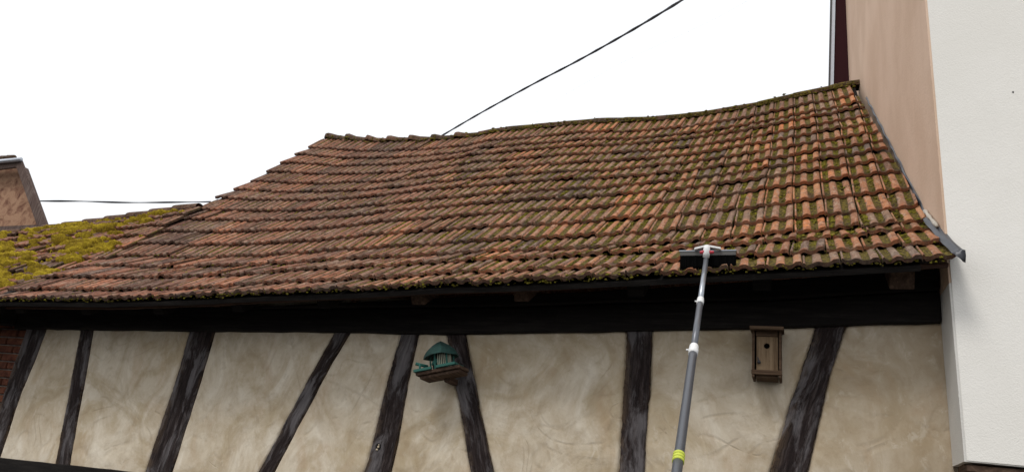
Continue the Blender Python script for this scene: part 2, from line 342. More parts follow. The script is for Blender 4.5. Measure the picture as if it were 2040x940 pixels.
TW = .195
def prof(s):                          # cross profile of a double-roll interlocking tile
    sm = lambda e0, e1, x: np.clip((x - e0) / (e1 - e0), 0, 1) ** 2 * (3 - 2 * np.clip((x - e0) / (e1 - e0), 0, 1))
    a = .85 * sm(.20, .38, s) * (1 - sm(.44, .58, s)); b = sm(.70, .84, s) * (1 - sm(.965, 1.0, s)); c = .75 * sm(0, .02, s) * (1 - sm(.05, .09, s))
    return np.maximum(np.maximum(a, b), c)
def tile_field(name, fn, cols, rows, x_left, x_right_of, mat, parent, jit=1.0, skip=None):
    S = np.array([0, .02, .05, .09, .14, .20, .25, .31, .37, .43, .49, .54, .60, .66, .72, .77, .82, .89, .96, .985, 1.0]); ns = len(S)
    Rv = np.array([0, .04, .2, .5, .8, 1.1]); nr = len(Rv)
    V = []; Fc = []; tint = []; groove = []; edge = []; soot = []; base = 0
    for i in rows:
        rowj = random.uniform(-.009, .009) if i > 2 else [.045, -.02, .02][i]
        for j in cols:
            x0 = x_left + j * TW + rowj + random.uniform(-.003, .003)
            w = TW - .004; xr = x_right_of(i)
            if x0 + .03 > xr: continue
            wf = min(1.0, (xr - x0) / w)
            tn = random.random(); amp = random.uniform(.0145, .019); lift = (.031 + random.uniform(-.003, .006) * jit); dz = random.gauss(0, .0022) * jit
            da = random.gauss(0, .03) * jit - (random.uniform(.05, .16) if i and random.random() < .035 else 0); skew = random.gauss(0, .020) * jit; roll = random.gauss(0, .010) * jit
            s, r = np.meshgrid(S * wf, Rv, indexing='xy')
            X = x0 + s * w + skew * (r - .5) * .3
            A = np.clip(i + r + da * (1 - r) + skew * (s - .5) * .8, 0, 16.0)
            A = np.minimum(A, rows[-1] + 1.0)
            p = fn(X, A); n = frame(fn, X, A)
            hh = prof(s); ht = hh * amp * (1 - .12 * r) + lift * (1 - r / 1.05) + dz + roll * (s - .5)
            wob = np.array([[noise.noise(Vector((float(q[0]) * 30, float(q[1]) * 30, float(q[2]) * 30))) for q in row] for row in p]) * .0022
            q = p + n * (ht + wob + .004)[..., None]
            nose = q[0].copy(); nose[:, :] += 0
            top = q.reshape(-1, 3)
            # front lip: duplicate of first row down by the tile thickness, then tucked back under
            th = .0225
            lipT = q[0]; lipB = q[0] - n[0] * (th + np.abs(wob[0])[:, None] * 2) + (p[1] - p[0]) * .05
            back = lipB + (p[2] - p[0]) * 1.5
            sideL = np.stack([q[:, 0], q[:, 0] - n[:, 0] * .016], 0).reshape(-1, 3)
            sideR = np.stack([q[:, -1], q[:, -1] - n[:, -1] * .022], 0).reshape(-1, 3)
            blk = [top, np.concatenate([lipT, lipB]), np.concatenate([lipB, back]), sideL, sideR]
            V += blk
            b0 = base
            Fc += [(b0 + r_ * ns + s_, b0 + r_ * ns + s_ + 1, b0 + (r_ + 1) * ns + s_ + 1, b0 + (r_ + 1) * ns + s_) for r_ in range(nr - 1) for s_ in range(ns - 1)]
            b0 += nr * ns
            for _ in range(2):
                Fc += [(b0 + ns + s_, b0 + ns + s_ + 1, b0 + s_ + 1, b0 + s_) for s_ in range(ns - 1)]; b0 += 2 * ns
            Fc += [(b0 + k_, b0 + k_ + 1, b0 + nr + k_ + 1, b0 + nr + k_) for k_ in range(nr - 1)]; b0 += 2 * nr
            Fc += [(b0 + k_ + 1, b0 + k_, b0 + nr + k_, b0 + nr + k_ + 1) for k_ in range(nr - 1)]; b0 += 2 * nr
            cnt = b0 - base; base = b0
            tint += [tn] * cnt
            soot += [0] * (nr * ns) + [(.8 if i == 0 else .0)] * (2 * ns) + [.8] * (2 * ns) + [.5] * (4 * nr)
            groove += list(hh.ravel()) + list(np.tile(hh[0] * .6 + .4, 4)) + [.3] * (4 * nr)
            edge += list(r.ravel()) + [0.05] * (2 * ns) + [.6] * (2 * ns) + [.5] * (4 * nr)
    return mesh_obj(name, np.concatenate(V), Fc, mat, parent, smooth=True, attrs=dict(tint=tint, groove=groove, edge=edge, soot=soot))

def blobs(name, pts, nrm, sizes, mat, parent=None):
    bm = bmesh.new(); bmesh.ops.create_icosphere(bm, subdivisions=1, radius=1); bv = np.array([v.co[:] for v in bm.verts]); bf = np.array([[v.index for v in f.verts] for f in bm.faces]); bm.free()
    V = []; Fc = []; T = []
    for i, (p, n, s) in enumerate(zip(pts, nrm, sizes)):
        n = n / np.linalg.norm(n); a = np.cross(n, [0.3, 1, 0.2]); a /= np.linalg.norm(a); b = np.cross(n, a)
        v = bv * (1 + rng.uniform(-.38, .38, (len(bv), 1)))
        q = p + (v[:, :1] * a) * s[0] + (v[:, 1:2] * b) * s[1] + (v[:, 2:3] * n) * s[2]
        V.append(q); Fc.append(bf + i * len(bv)); T += [rng.random()] * len(bv)
    return mesh_obj(name, np.concatenate(V), np.concatenate(Fc), mat, parent, smooth=True, attrs=dict(tint=T))

# ------------------------------------------------------------------ the half timbered house
house = empty('half_timbered_house', (-2.7, 0, 0), label='old half timbered house with red clay tile roof and plaster bays between black timbers', cat='house')
def right_edge(i): return .80 if i == 0 else .775 if i == 1 else .755 if i == 2 else .735 - .012 * (i - 3)
cols = range(-32, 6)
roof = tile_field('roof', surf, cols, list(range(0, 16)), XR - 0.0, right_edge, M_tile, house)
# the tall house side wall leans a little: x on it at depth y
def side_x(y): return .762 - .034 * (y + .28)

# boarding under the tiles
def sheet(fn, xs, As, off, th):
    V = []; n = len(xs); m_ = len(As)
    Xg, Ag = np.meshgrid(xs, As); P = fn(Xg, Ag); N = frame(fn, Xg, Ag)
    V = np.concatenate([(P + N * off).reshape(-1, 3), (P + N * (off - th)).reshape(-1, 3)]); b = n * m_
    Fc = [(r * n + c, r * n + c + 1, (r + 1) * n + c + 1, (r + 1) * n + c) for r in range(m_ - 1) for c in range(n - 1)]
    Fc += [(b + r * n + c, b + (r + 1) * n + c, b + (r + 1) * n + c + 1, b + r * n + c + 1) for r in range(m_ - 1) for c in range(n - 1)]
    per = [c for c in range(n)] + [r * n + n - 1 for r in range(1, m_)] + [(m_ - 1) * n + c for c in range(n - 2, -1, -1)] + [r * n for r in range(m_ - 2, 0, -1)]
    Fc += [(per[i], b + per[i], b + per[(i + 1) % len(per)], per[(i + 1) % len(per)]) for i in range(len(per))]
    return V, Fc
V, Fc = sheet(surf, np.linspace(XL + .02, .60, 34), np.linspace(.03, 15.9, 24), -.012, .03)
mesh_obj('roof_boarding', V, Fc, M_beam, roof)
# rear slope so the roof has its other half
xs = np.linspace(XL, .55, 24); top = surf(xs, np.full(24, 16.0)); V = []
for p in top: V += [p + [0, .02, .0], p + [0, 3.4, -3.3], p + [0, .02, -.08], p + [0, 3.34, -3.4]]
Fc = []
for i in range(23):
    a, b = 4 * i, 4 * (i + 1); Fc += [(a, a + 1, b + 1, b), (a + 2, b + 2, b + 3, a + 3), (a + 1, a + 3, b + 3, b + 1)]
mesh_obj('rear_slope', V, Fc, M_tile_old, roof, attrs=dict(tint=[.4] * len(V), groove=[1] * len(V), edge=[.5] * len(V)))

# ridge capping: lumpy half rounds on the left, longer flatter lengths towards the tall house
V = []; Fc = []; tn = []; gr = []; base = 0
x = XL - .02
while x < .60:
    ln = .34 if x < -4.0 else .38
    x2 = min(x + ln, .66); t_ = random.random()
    lump = x < -4.1
    r0, r1 = (.068, .052) if lump else (.062, .058)
    nn = 12
    for q, (xx, rr) in enumerate(((x, r0 * .9), (x + .015, r0), (x + .05, r0), (x + ln * .5, lerp(r0, r1, .5)), (x2 + .01, r1))):
        c = surf(np.array(min(xx, .64)), np.array(16.0)) + np.array([xx - min(xx, .64), .015, .018 + (.022 if lump and q in (1, 2) else 0)])
        for k in range(nn):
            th = math.pi * (-.12 + 1.24 * k / (nn - 1)); w_ = 1 + .12 * noise.noise(Vector((xx * 14, k * .7, 3)))
            V.append(c + np.array([0, -math.cos(th) * rr * 1.25 * w_, math.sin(th) * rr * w_ - .01])); tn.append(t_ * .5); gr.append(.25)
    Fc += [(base + q * nn + k, base + (q + 1) * nn + k, base + (q + 1) * nn + k + 1, base + q * nn + k + 1) for q in range(4) for k in range(nn - 1)]
    Fc.append(tuple(range(base, base + nn))); base = len(V); x += ln
mesh_obj('ridge', V, Fc, M_ridge, roof, smooth=True, attrs=dict(tint=tn, groove=gr, edge=[.5] * len(V)))

# left verge: thin board under the stepped tile ends
b = MB(); aa = np.linspace(.2, 15.9, 14)
P = surf(np.full(14, XL - .035), aa)
for i in range(13):
    p, q = P[i], P[i + 1]
    b.add([p + [0, 0, .022], q + [0, 0, .022], q + [0, .03, -.13], p + [0, .03, -.13], p + [.06, 0, .022], q + [.06, 0, .022], q + [.06, .03, -.13], p + [.06, .03, -.13]],
          [(0, 1, 2, 3), (7, 6, 5, 4), (0, 4, 5, 1), (3, 2, 6, 7)])
b.build('verge_board', M_beam, roof)
# flashing along the tall house: narrow upstand then a flared lead apron over the corner
V = []; Fc = []; aa = np.linspace(2.6, 14.5, 40)
for i, a in enumerate(aa):
    p = surf(np.array(.70), np.array(a)); X = side_x(p[1]); n = frame(surf, np.array(.6), np.array(a)); w = .004 * math.sin(a * 5)
    for dx, h in ((-.002, .046 + .007 * math.sin(a * 3.1)), (-.005, .044 + .007 * math.sin(a * 3.1)), (-.007, .04), (-.012, .036), (-.014, .03)):
        V.append(np.array([X + dx + w, p[1], p[2]]) + n * (h * lerp(1, .7, i / 39)))
Fc = [(i * 5 + k, (i + 1) * 5 + k, (i + 1) * 5 + k + 1, i * 5 + k + 1) for i in range(39) for k in range(4)]
mesh_obj('flashing', V, Fc, M_lead, roof, smooth=True)
V = []; Fc = []; na = 22
for i in range(na):
    t = i / (na - 1); a = lerp(2.7, -.02, t); p = surf(np.array(.76), np.array(max(a, 0))); n = frame(surf, np.array(.7), np.array(max(a, .3)))
    xr = lerp(.738, .790, t ** 1.5); y = p[1] - (.015 if i == na - 1 else 0)
    for k, (dx, h) in enumerate(((-.03, .052), (-.022, .060), (-.012, .07), (0, .082), (.010, .075), (.012, .04), (.010, -.01))):
        hh = h * (1 - .25 * t) + .003 * math.sin(a * 5 + k * 2)
        V.append(np.array([xr + dx * (1 + .3 * t), y, p[2]]) + n * hh)
Fc = [(i * 7 + k, i * 7 + k + 1, (i + 1) * 7 + k + 1, (i + 1) * 7 + k) for i in range(na - 1) for k in range(6)]
Fc.append(tuple((na - 1) * 7 + k for k in range(7)))
mesh_obj('lead_apron', V, Fc, M_lead, roof, smooth=True)
b = MB(); pts = [(side_x(surf(np.array(.74), np.array(a))[1]) - .02, *(surf(np.array(.74), np.array(a))[1:] + [0, .10])) for a in np.linspace(2.95, 1.3, 9)]
b.tube(pts, [.011 + .003 * math.sin(i * 2.1) for i in range(9)], 8); b.build('mortar_fillet', M_mort2, roof, smooth=True)

# timber frame: outlines measured on the wall plane (front face 25 mm proud)
def strip_member(name, left, right_, ybot, front=-.015, depth=.14, mat=M_post, parent=house, n=90, wob=.006, label=None):
    """left/right: polylines of (x, z) from top to bottom"""
    def rs(pl):
        pl = np.array(pl)
        d = (pl[-1] - pl[-2]); pl = np.vstack([pl, pl[-1] + d * (ybot - pl[-1][1]) / d[1]])
        z = np.linspace(pl[0][1], ybot, n); return np.interp(-z, -pl[:, 1], pl[:, 0]), z
    xl, z = rs(left); xr, _ = rs(right_); V = []; UV = []; RM = []; L = 0
    seed = random.uniform(0, 50)
    for i in range(n):
        wl = wob * fbm(z[i] * 7, seed, 0) + wob * .7 * fbm(z[i] * 40, seed, 1); wr = wob * fbm(z[i] * 7, seed, 5) + wob * .6 * fbm(z[i] * 30, seed, 7)
        a, c = xl[i] + wl, xr[i] + wr
        if i: L += math.hypot(z[i] - z[i - 1], xl[i] - xl[i - 1])
        prof_ = [(0, depth), (0, .012), (.04, 0), (.3, 0), (.7, 0), (.96, 0), (1, .012), (1, depth)]
        for s, dy in prof_:
            dd = .004 * fbm(s * 3, z[i] * 6, seed)
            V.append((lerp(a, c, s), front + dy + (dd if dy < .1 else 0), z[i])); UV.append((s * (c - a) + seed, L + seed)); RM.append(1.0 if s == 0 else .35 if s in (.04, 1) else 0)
    k = 8; Fc = [(i * k + j, (i + 1) * k + j, (i + 1) * k + j + 1, i * k + j + 1) for i in range(n - 1) for j in range(k - 1)]
    return mesh_obj(name, V, Fc, mat, parent, smooth=False, uv=UV, attrs=dict(rim=RM), label=label)
def w(*pts): return [(at(px, py, -.015)[0], at(px, py, -.015)[2]) for px, py in pts]
TOPY = 640
posts = [
 ('brace', w((55, 630), (52, 655), (3, 795)), w((95, 630), (88, 660), (40, 780), (0, 898)), 'wide leaning brace beside the brick pier'),
 ('post', w((162, 640), (159, 662), (133, 800), (109, 928)), w((185, 640), (182, 662), (157, 800), (134, 930)), 'thin weathered stud'),
 ('post', w((384, 640), (377, 660), (352, 745), (287, 940)), w((431, 640), (425, 660), (396, 760), (339, 940)), None),
 ('brace', w((678, 640), (665, 662), (600, 780), (514, 940)), w((706, 640), (694, 663), (655, 728), (590, 850), (543, 940)), 'slim curved brace'),
 ('post', w((804, 640), (798, 665), (772, 750), (740, 885), (722, 945)), w((838, 640), (832, 665), (811, 760), (790, 880), (776, 940)), 'pale knotted leaning stud'),
 ('post', w((885, 640), (891, 669), (904, 755), (916, 812), (936, 940)), w((921, 640), (926, 667), (939, 733), (958, 832), (982, 940)), None),
 ('post', w((1249, 640), (1248, 662), (1243, 759), (1235, 900), (1231, 940)), w((1299, 640), (1298, 662), (1296, 759), (1288, 828), (1283, 940)), 'upright black post'),
 ('brace', w((1632, 635), (1625, 653), (1572, 812), (1535, 937)), w((1691, 635), (1685, 650), (1652, 748), (1633, 834), (1609, 940)), 'wide brace with a split edge'),
]
def sill_z(x): return lerp(1.52, 1.62, (x + 6.25) / 7)
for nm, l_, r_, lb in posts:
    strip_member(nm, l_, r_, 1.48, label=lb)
# knot hollow in the pale stud
kx = at(752, 888, -.03); b = MB(); kb = MB(); kb.tube([kx + [0, .03, 0], kx + [0, .009, .0]], [.019, .021], 12, M=None); kb.build('knot_hole', M_hole, house)
for dx, dz, r_ in ((.002, -.004, .010), (-.006, -.022, .009), (.004, .010, .006)): b.tube([kx + [dx, .03, dz], kx + [dx, .007, dz]], [r_, r_ * .8], 9)
b.build('knot_filler', M_plaster, house, smooth=True)

def lower_edge(x, pl):
    P = [at(px, py, 0) for px, py in pl]; return np.interp(x, [p[0] for p in P], [p[2] for p in P])
BE = [(0, 656), (90, 657), (425, 662), (660, 663), (890, 668), (1240, 662), (1500, 657), (1700, 650), (1875, 645)]
BM = [(0, 620), (400, 620), (1017, 615), (1280, 607), (1560, 602), (1700, 592), (1875, 584)]
def beam(name, x0, x1, zb, zt, y0, y1, mat=M_beam, n=60, wob=.004, parent=house):
    xs = np.linspace(x0, x1, n); V = []; sd_ = random.uniform(0, 9)
    for x in xs:
        a = zb(x) + wob * fbm(x * 5, sd_, 0) + wob * .5 * fbm(x * 24, sd_, 2); c = zt(x) + wob * fbm(x * 5, sd_, 4)
        yy = y0 + .004 * fbm(x * 6, sd_, 8)
        V += [(x, yy, a + .008), (x, yy, c - .008), (x, yy + .008, c), (x, y1, c), (x, y1, a), (x, yy + .008, a)]
    Fc = [(i * 6 + k, i * 6 + (k + 1) % 6, (i + 1) * 6 + (k + 1) % 6, (i + 1) * 6 + k) for i in range(n - 1) for k in range(6)]
    Fc += [tuple(range(6)), tuple(range(6 * n - 1, 6 * n - 7, -1))]
    return mesh_obj(name, V, Fc, mat, parent)
zbe = lambda x: lower_edge(x, BE); zbm = lambda x: lower_edge(x, BM)
beam('wall_plate', -6.55, .745, zbe, lambda x: zbm(x) - .004, -.05, .16)
beam('eaves_beam', -6.55, .742, lambda x: zbm(x) + .002, lambda x: surf(np.array(x), np.array(1.2))[2] - .10, -.085, .14)
beam('sill_beam', -6.6, .74, lambda x: sill_z(x) - .2, lambda x: sill_z(x), -.035, .16)
beam('eaves_board', -6.5, .735, lambda x: surf(np.array(x), np.array(.25))[2] - .046, lambda x: surf(np.array(x), np.array(.25))[2] - .028, -.455, -.42, M_board)
beam('soffit_batten', -6.5, .70, lambda x: surf(np.array(x), np.array(.8))[2] - .075, lambda x: surf(np.array(x), np.array(.8))[2] - .045, -.36, -.32, M_beam)
for i, xx in enumerate(np.arange(.53, -6.3, -.73)):
    p0 = surf(np.array(xx), np.array(.25)); p1 = surf(np.array(xx), np.array(3.0)); d = Vector(p1 - p0); L = d.length
    yv = d.normalized(); xv = Vector((1, 0, 0)); zv = xv.cross(yv)
    Mx = Matrix((xv, yv, zv)).transposed().to_4x4(); Mx.translation = Vector(p0)
    hw = .062 if i == 0 else .05
    MB().box(-hw, hw, .07, L + .6, -.185 if i == 0 else -.15, -.045, Mx).build('rafter', M_brown if i in (0, 3, 4) else M_beam, house, bevel=.004, label='pale cut rafter tail near the white wall' if i == 0 else None)

# plaster bays
def interp_pl(pl, z):
    pl = np.array(pl); d = pl[-1] - pl[-2]; pl = np.vstack([pl, pl[-1] + d * (1.45 - pl[-1][1]) / d[1]]); return np.interp(-z, -pl[:, 1], pl[:, 0])
edges = [(p[1], p[2]) for p in posts]
bays = [(edges[i][1], edges[i + 1][0]) for i in range(len(edges) - 1)] + [(edges[-1][1], [(.765, 3.0), (.765, 1.4)])]
for bi, (l_, r_) in enumerate(bays):
    off = [0, .02, .03, .037, .046, .06, .085]; nv = 60; V = []; nu = 2 * len(off) + 26
    for j in range(nv):
        t = j / (nv - 1)
        for i in range(nu):
            zt = 2.95; z = lerp(zt, 1.5, t)
            a = interp_pl(l_, z) - .03; c = interp_pl(r_, z) + .03
            x = a + off[i] if i < 7 else c - off[nu - 1 - i] if i >= nu - 7 else lerp(a + .085, c - .085, (i - 6) / 27)
            e = min(x - a, c - x) - .03
            y = .012 - .016 * min(1, max(0, e) / .012) - .004 * min(1, max(0, e) / .06) + .007 * fbm(x * 2.2, z * 2.2, bi) + .0025 * fbm(x * 9, z * 9, bi + 4) + (.02 if e < -.01 else 0)
            V.append((x, y, z))
    k = nu * nv; V += [(x, .12, z) for x, _, z in V]
    Fc = [(j * nu + i, (j + 1) * nu + i, (j + 1) * nu + i + 1, j * nu + i + 1) for j in range(nv - 1) for i in range(nu - 1)]
    Fc += [(k + j * nu + i, k + j * nu + i + 1, k + (j + 1) * nu + i + 1, k + (j + 1) * nu + i) for j in range(nv - 1) for i in range(nu - 1)]
    mesh_obj('plaster_panel', V, Fc, M_plaster, house, smooth=True)
# dark joint line at the tall house, lower storey, rear and gable walls
MB().box(-6.6, .74, .0, .3, -.05, 1.36).build('lower_wall', M_plaster, house)
MB().box(-6.25, .74, 6.3, 6.5, 0, 3.1).build('rear_wall', M_plaster, house)
g = MB(); g.prism([(-6.12, .16, 0), (-6.12, 6.3, 0), (-6.12, 6.3, 2.9), (-6.12, 3.25, 6.05), (-6.12, .55, 3.5), (-6.12, .16, 3.1)], (.15, 0, 0)); g.build('gable_wall', M_gable, house)

# ------------------------------------------------------------------ annex on the left: brick pier, mossy roof
annex = empty('brick_annex', (-9, 0, 0), label='low brick annex at the left under the yellow mossed tile roof', cat='building')
aroof = tile_field('roof', surf2, range(-64, -31), list(range(0, 9)), XR - .02, lambda i: -6.17, M_tile_old, annex, jit=1.8)
aroof['label'] = 'low sagging roof of dark old tiles'
V, Fc = sheet(surf2, np.linspace(AX0, -6.22, 20), np.linspace(.12, 8.95, 12), -.012, .03)
mesh_obj('roof_boarding', V, Fc, M_beam, aroof)
V = []; Fc = []; xs = np.linspace(AX0, -6.22, 20); tp = surf2(xs, np.full(20, 9.0))
for p in tp: V += [p + [0, 0, .03], p + [0, 2.6, -2.5], p + [0, 0, -.03], p + [0, 2.55, -2.58]]
for i in range(19):
    a, b_ = 4 * i, 4 * (i + 1); Fc += [(a, a + 1, b_ + 1, b_), (a + 2, b_ + 2, b_ + 3, a + 3), (a + 1, a + 3, b_ + 3, b_ + 1)]
mesh_obj('rear_slope', V, Fc, M_tile_old, aroof, attrs=dict(tint=[.4] * len(V), groove=[1] * len(V), edge=[.5] * len(V)))
V = []; Fc = []; base = 0; nn = 9; x = AX0; tn = []
while x < -6.3:
    for q, (dx, rr) in enumerate(((0, .06), (.02, .068), (.06, .066), (.34, .05))):
        c = surf2(np.array(x + dx), np.array(9.0)) + [0, .02, .012]
        for kk in range(nn):
            th = math.pi * (-.1 + 1.2 * kk / (nn - 1)); V.append(c + [0, -math.cos(th) * rr * 1.3, math.sin(th) * rr - .005]); tn.append(.2)
    Fc += [(base + q * nn + kk, base + (q + 1) * nn + kk, base + (q + 1) * nn + kk + 1, base + q * nn + kk + 1) for q in range(3) for kk in range(nn - 1)]
    base = len(V); x += .33
mesh_obj('ridge', V, Fc, M_ridge, aroof, smooth=True, attrs=dict(tint=tn, groove=[.25] * len(V), edge=[.5] * len(V)))
# brick wall: real bricks in front of a mortar core
core = MB().box(-12.4, -6.42, .03, .3, 0, 2.75).build('mortar_core', M_mortar, annex)
b = MB(); z = .02; row = 0
while z < 2.72:
    x = -12.4 + (.11 if row % 2 else 0)
    while x < -6.44:
        x2 = min(x + .215, -6.42)
        if x2 - x > .04:
            j = random.uniform(-.004, .004); b.box(x, x2, .0 + j, .06, z, z + .058)
        x += .23
    z += .072; row += 1
b.build('brick_wall', M_brick, annex, bevel=.005)
beam('eaves_beam', -12.4, -6.56, lambda x: 2.63, lambda x: 2.80, -.07, .2, parent=annex)
for xx in np.arange(-6.9, -12, -.75):
    p0 = surf2(np.array(xx), np.array(.25)); p1 = surf2(np.array(xx), np.array(3.0)); d = Vector(p1 - p0); L = d.length
    yv = d.normalized(); xv = Vector((1, 0, 0)); zv = xv.cross(yv); Mx = Matrix((xv, yv, zv)).transposed().to_4x4(); Mx.translation = Vector(p0)
    MB().box(-.05, .05, .07, L + .5, -.14, -.045, Mx).build('rafter', M_beam, annex, bevel=.004)

# ------------------------------------------------------------------ moss (nobody could count it)
nx, na = 420, 210
xs = np.linspace(-10.2, -6.16, nx); As = np.linspace(1.0, 9.0, na)
Xg, Ag = np.meshgrid(xs, As); P = surf2(Xg, Ag); N = frame(surf2, Xg, Ag)
H = np.empty(Xg.shape); T = np.empty(Xg.shape)
for r in range(na):
    for c in range(nx):
        X, A = Xg[r, c], Ag[r, c]; yy = A * .32
        big = fbm(X * 1.1, yy * 1.6, 3, 3) * .4 + fbm(X * 3.0, yy * 9, 9, 4) * .85
        # ragged right border: moss thins out next to the higher roof and near the eaves
        lim = .01 + .55 * max(0, 1.0 - A / 2.2) + .9 * max(0, A - 8.45) + .35 * max(0, (X + 6.7) / .5)
        fine = .5 + .5 * noise.noise(Vector((X * 22, yy * 26, 1))); fine2 = noise.noise(Vector((X * 60, yy * 60, 5)))
        hh = (big - lim)
        step_ = (A % 1.0)
        H[r, c] = -.02 + .05 * min(1, max(0, hh * 3.0)) * (.45 + .75 * fine) + .006 * fine2 + .052 * min(1, max(-.2, hh * 6)) + .03 * (1 - step_) - .012
        T[r, c] = .5 + .5 * fine2
H = np.clip(H, -.03, .14); e_ = Xg > -6.2; H[e_] = -.03
V = (P + N * H[..., None]).reshape(-1, 3)
Fc = [(r * nx + c, r * nx + c + 1, (r + 1) * nx + c + 1, (r + 1) * nx + c) for r in range(na - 1) for c in range(nx - 1)
      if max(H[r, c], H[r + 1, c + 1], H[r, c + 1], H[r + 1, c]) > .02]
mo = mesh_obj('thick_moss', V, Fc, M_moss, None, smooth=True, attrs=dict(tint=T.ravel()))
tag(mo, 'thick bright yellow green moss covering the low left roof', 'moss', kind='stuff')
pts, nr_, sz = [], [], []
gxs = [.14, .14, .64]
while len(pts) < 11000:                     # tufts in the troughs of the red tiles
    X = random.uniform(-6.1, .72); A = random.uniform(0, 15.6)
    g_ = (X + 6.2) / 6.9
    if random.random() > .16 + .9 * g_ ** 1.1 * (1.15 - A / 22): continue
    if fbm(X * 2.0, A * .8, 2, 3) < -.10 + .25 * random.random() - .1 * g_: continue
    j = math.floor((X - XR) / TW); s = random.choice(gxs) + random.gauss(0, .07); X = XR + (j + s) * TW
    if X > right_edge(int(A)) - .03: continue
    fr = abs(random.gauss(0, .38)) % 1; A = min(15.7, int(A) + (1 - fr if random.random() < .85 else random.random()))
    p = surf(np.array(X), np.array(A)); n = frame(surf, np.array(X), np.array(A)); k = A % 1
    sc = random.uniform(.35, .95) * (1.0 if random.random() < .9 else 1.4); pts.append(p + n * (.006 + .031 * (1 - k))); nr_.append(n); sz.append((.016 * sc, .018 * sc, .008 * sc))
for _ in range(1500):                       # fringe along the eaves and the course edges
    X = random.uniform(-6.1, .72); A = random.choice([0, 0, 1, 2, 3, 0, 4]) + random.uniform(-.02, .12)
    p = surf(np.array(X), np.array(max(A, 0))); n = frame(surf, np.array(X), np.array(max(A, .1))); sc = random.uniform(.25, .8)
    pts.append(p + n * random.uniform(.0, .03) + np.array([0, -.006, 0])); nr_.append(n); sz.append((.014 * sc, .012 * sc, .009 * sc))
while len(pts) < 12900:                      # along the ridge
    X = random.uniform(-6.15, .6); p = surf(np.array(X), np.array(15.8)); sc = random.uniform(.4, 1.2)
    pts.append(p + np.array([0, random.uniform(-.08, .0), random.uniform(.0, .07)])); nr_.append(np.array([0, -.6, .8])); sz.append((.02 * sc, .016 * sc, .009 * sc))
mo = blobs('moss_tufts', pts, nr_, sz, M_tuft)
tag(mo, 'small olive moss tufts growing in the troughs of the red roof tiles', 'moss', kind='stuff')

# ------------------------------------------------------------------ tall white house on the right
tall = empty('tall_rendered_house', (5, 2, 0), label='tall house with smooth white front and peach side wall rising beside the tiled roof', cat='house')
ZB0, ZB1 = 2.088, 2.075
fw = MB(); fw.prism([(.765, -.28, ZB0), (9, -.28, ZB1 - .1), (9, -.28, 14), (.70, -.28, 14), (.70, -.28, 12), (.765, -.28, 3.2)][:3] + [(.765, -.28, 14)], (0, .24, 0))
fw.build('front_wall', M_white, tall, bevel=.006)
def side_slab(z0, z1, y0, y1, name, mat, off=.0):
    b = MB(); b.prism([(side_x(y0) + off, y0, z0), (side_x(y1) + off, y1, z0), (side_x(y1) + off, y1, z1), (side_x(y0) + off, y0, z1)], (.12, 0, 0)); return b.build(name, mat, tall)
side_slab(3.02, 14, -.276, 4.05, 'side_wall', M_tan, -.003)
side_slab(ZB0, 3.017, -.277, .45, 'side_return', M_return, -.003)
MB().box(.80, 9, -.035, 4.0, 2.2, 13.9).build('core_wall', M_white, tall)
MB().box(.775, 9, -.17, .4, 0, 2.2).build('plinth_wall', M_stone, tall)
MB().box(.77, 9, -.262, -.12, 2.045, 2.074).build('base_rail', M_brown, tall)
# back corner: maroon panel, pale strip, dark edge
def vstrip(name, pxa, pxb, y0, y1, mat):
    a0, a1, b0, b1 = at(pxa[0], 0, y0), at(pxa[1], 160, y0), at(pxb[0], 0, y0), at(pxb[1], 160, y0)
    def ex(p, q, z): t = (z - p[2]) / (q[2] - p[2]); return (lerp(p[0], q[0], t), y0, z)
    b = MB(); b.prism([ex(a0, a1, 4.5), ex(b0, b1, 4.5), ex(b0, b1, 14), ex(a0, a1, 14)], (0, y1 - y0, 0)); return b.build(name, mat, tall)
vstrip('corner_panel', (1664, 1660.5), (1692, 1694), 4.06, 4.3, M_maroon)
vstrip('metal_trim', (1657.5, 1653.5), (1664.4, 1661), 4.04, 4.09, M_strip)
vstrip('panel_edge', (1654, 1650.5), (1657.8, 1654), 4.03, 4.11, M_dark)
# small fixing on the white wall
c = at(2018, 184, -.28); b = MB(); b.tube([c + [0, .01, 0], c + [0, -.004, 0]], .0045, 8); b.build('wall_plug', M_dark, tall)

# ------------------------------------------------------------------ gable house far left
gh = empty('distant_gable_house', (-18, 6, 0), label='brown plastered gable with weathered barge boards behind the mossy roof at far left', cat='house')
BACK = Vector(ray(20, 330)) * 1.0; BACK.z = 0   # the house stands turned, its flank running back and to the left
Y = 6.0; p = lambda x, y, Yv=Y: Vector(at(x, y, Yv))
b = MB(); b.prism([p(-260, 300), p(33, 325), p(80, 470), p(80, 900), p(-260, 900)], BACK * .3); b.build('gable_wall', M_gable, gh)
def bar(name, a, b2, c, d, th, mat): return MB().prism([a, b2, c, d], (0, th, 0)).build(name, mat, gh, bevel=.01)
bar('barge_board', p(41, 317, 5.7), p(94, 452, 5.7), p(74, 452, 5.7), p(31, 331, 5.7), .06, M_barge)
MB().prism([p(40.2, 318, 5.76), p(92.8, 452, 5.76), p(88, 452, 5.76), p(37, 322, 5.76)], BACK * .22).build('roof', M_tile_old, gh)
MB().prism([p(33, 325, 5.76), p(78, 452, 5.76), p(75, 452, 5.76), p(30.5, 327, 5.76)], (0, .3, 0)).build('soffit', M_barge, gh)
bar('fascia', p(-260, 371, 5.72), p(-260, 356, 5.72), p(40, 320, 5.72), p(34, 333, 5.72), .05, M_barge)
b = MB(); b.tube([p(-260, 348, 5.66), p(42, 317.5, 5.66)], .045, 10); b.build('gutter', M_zinc, gh, smooth=True)
b = MB(); q0, q1 = p(-260, 340, 5.75), p(30, 314, 5.75)
for i in range(24):
    c0 = q0.lerp(q1, i / 24); c1 = q0.lerp(q1, (i + .9) / 24); b.tube([c0, c1], [.075, .065], 8)
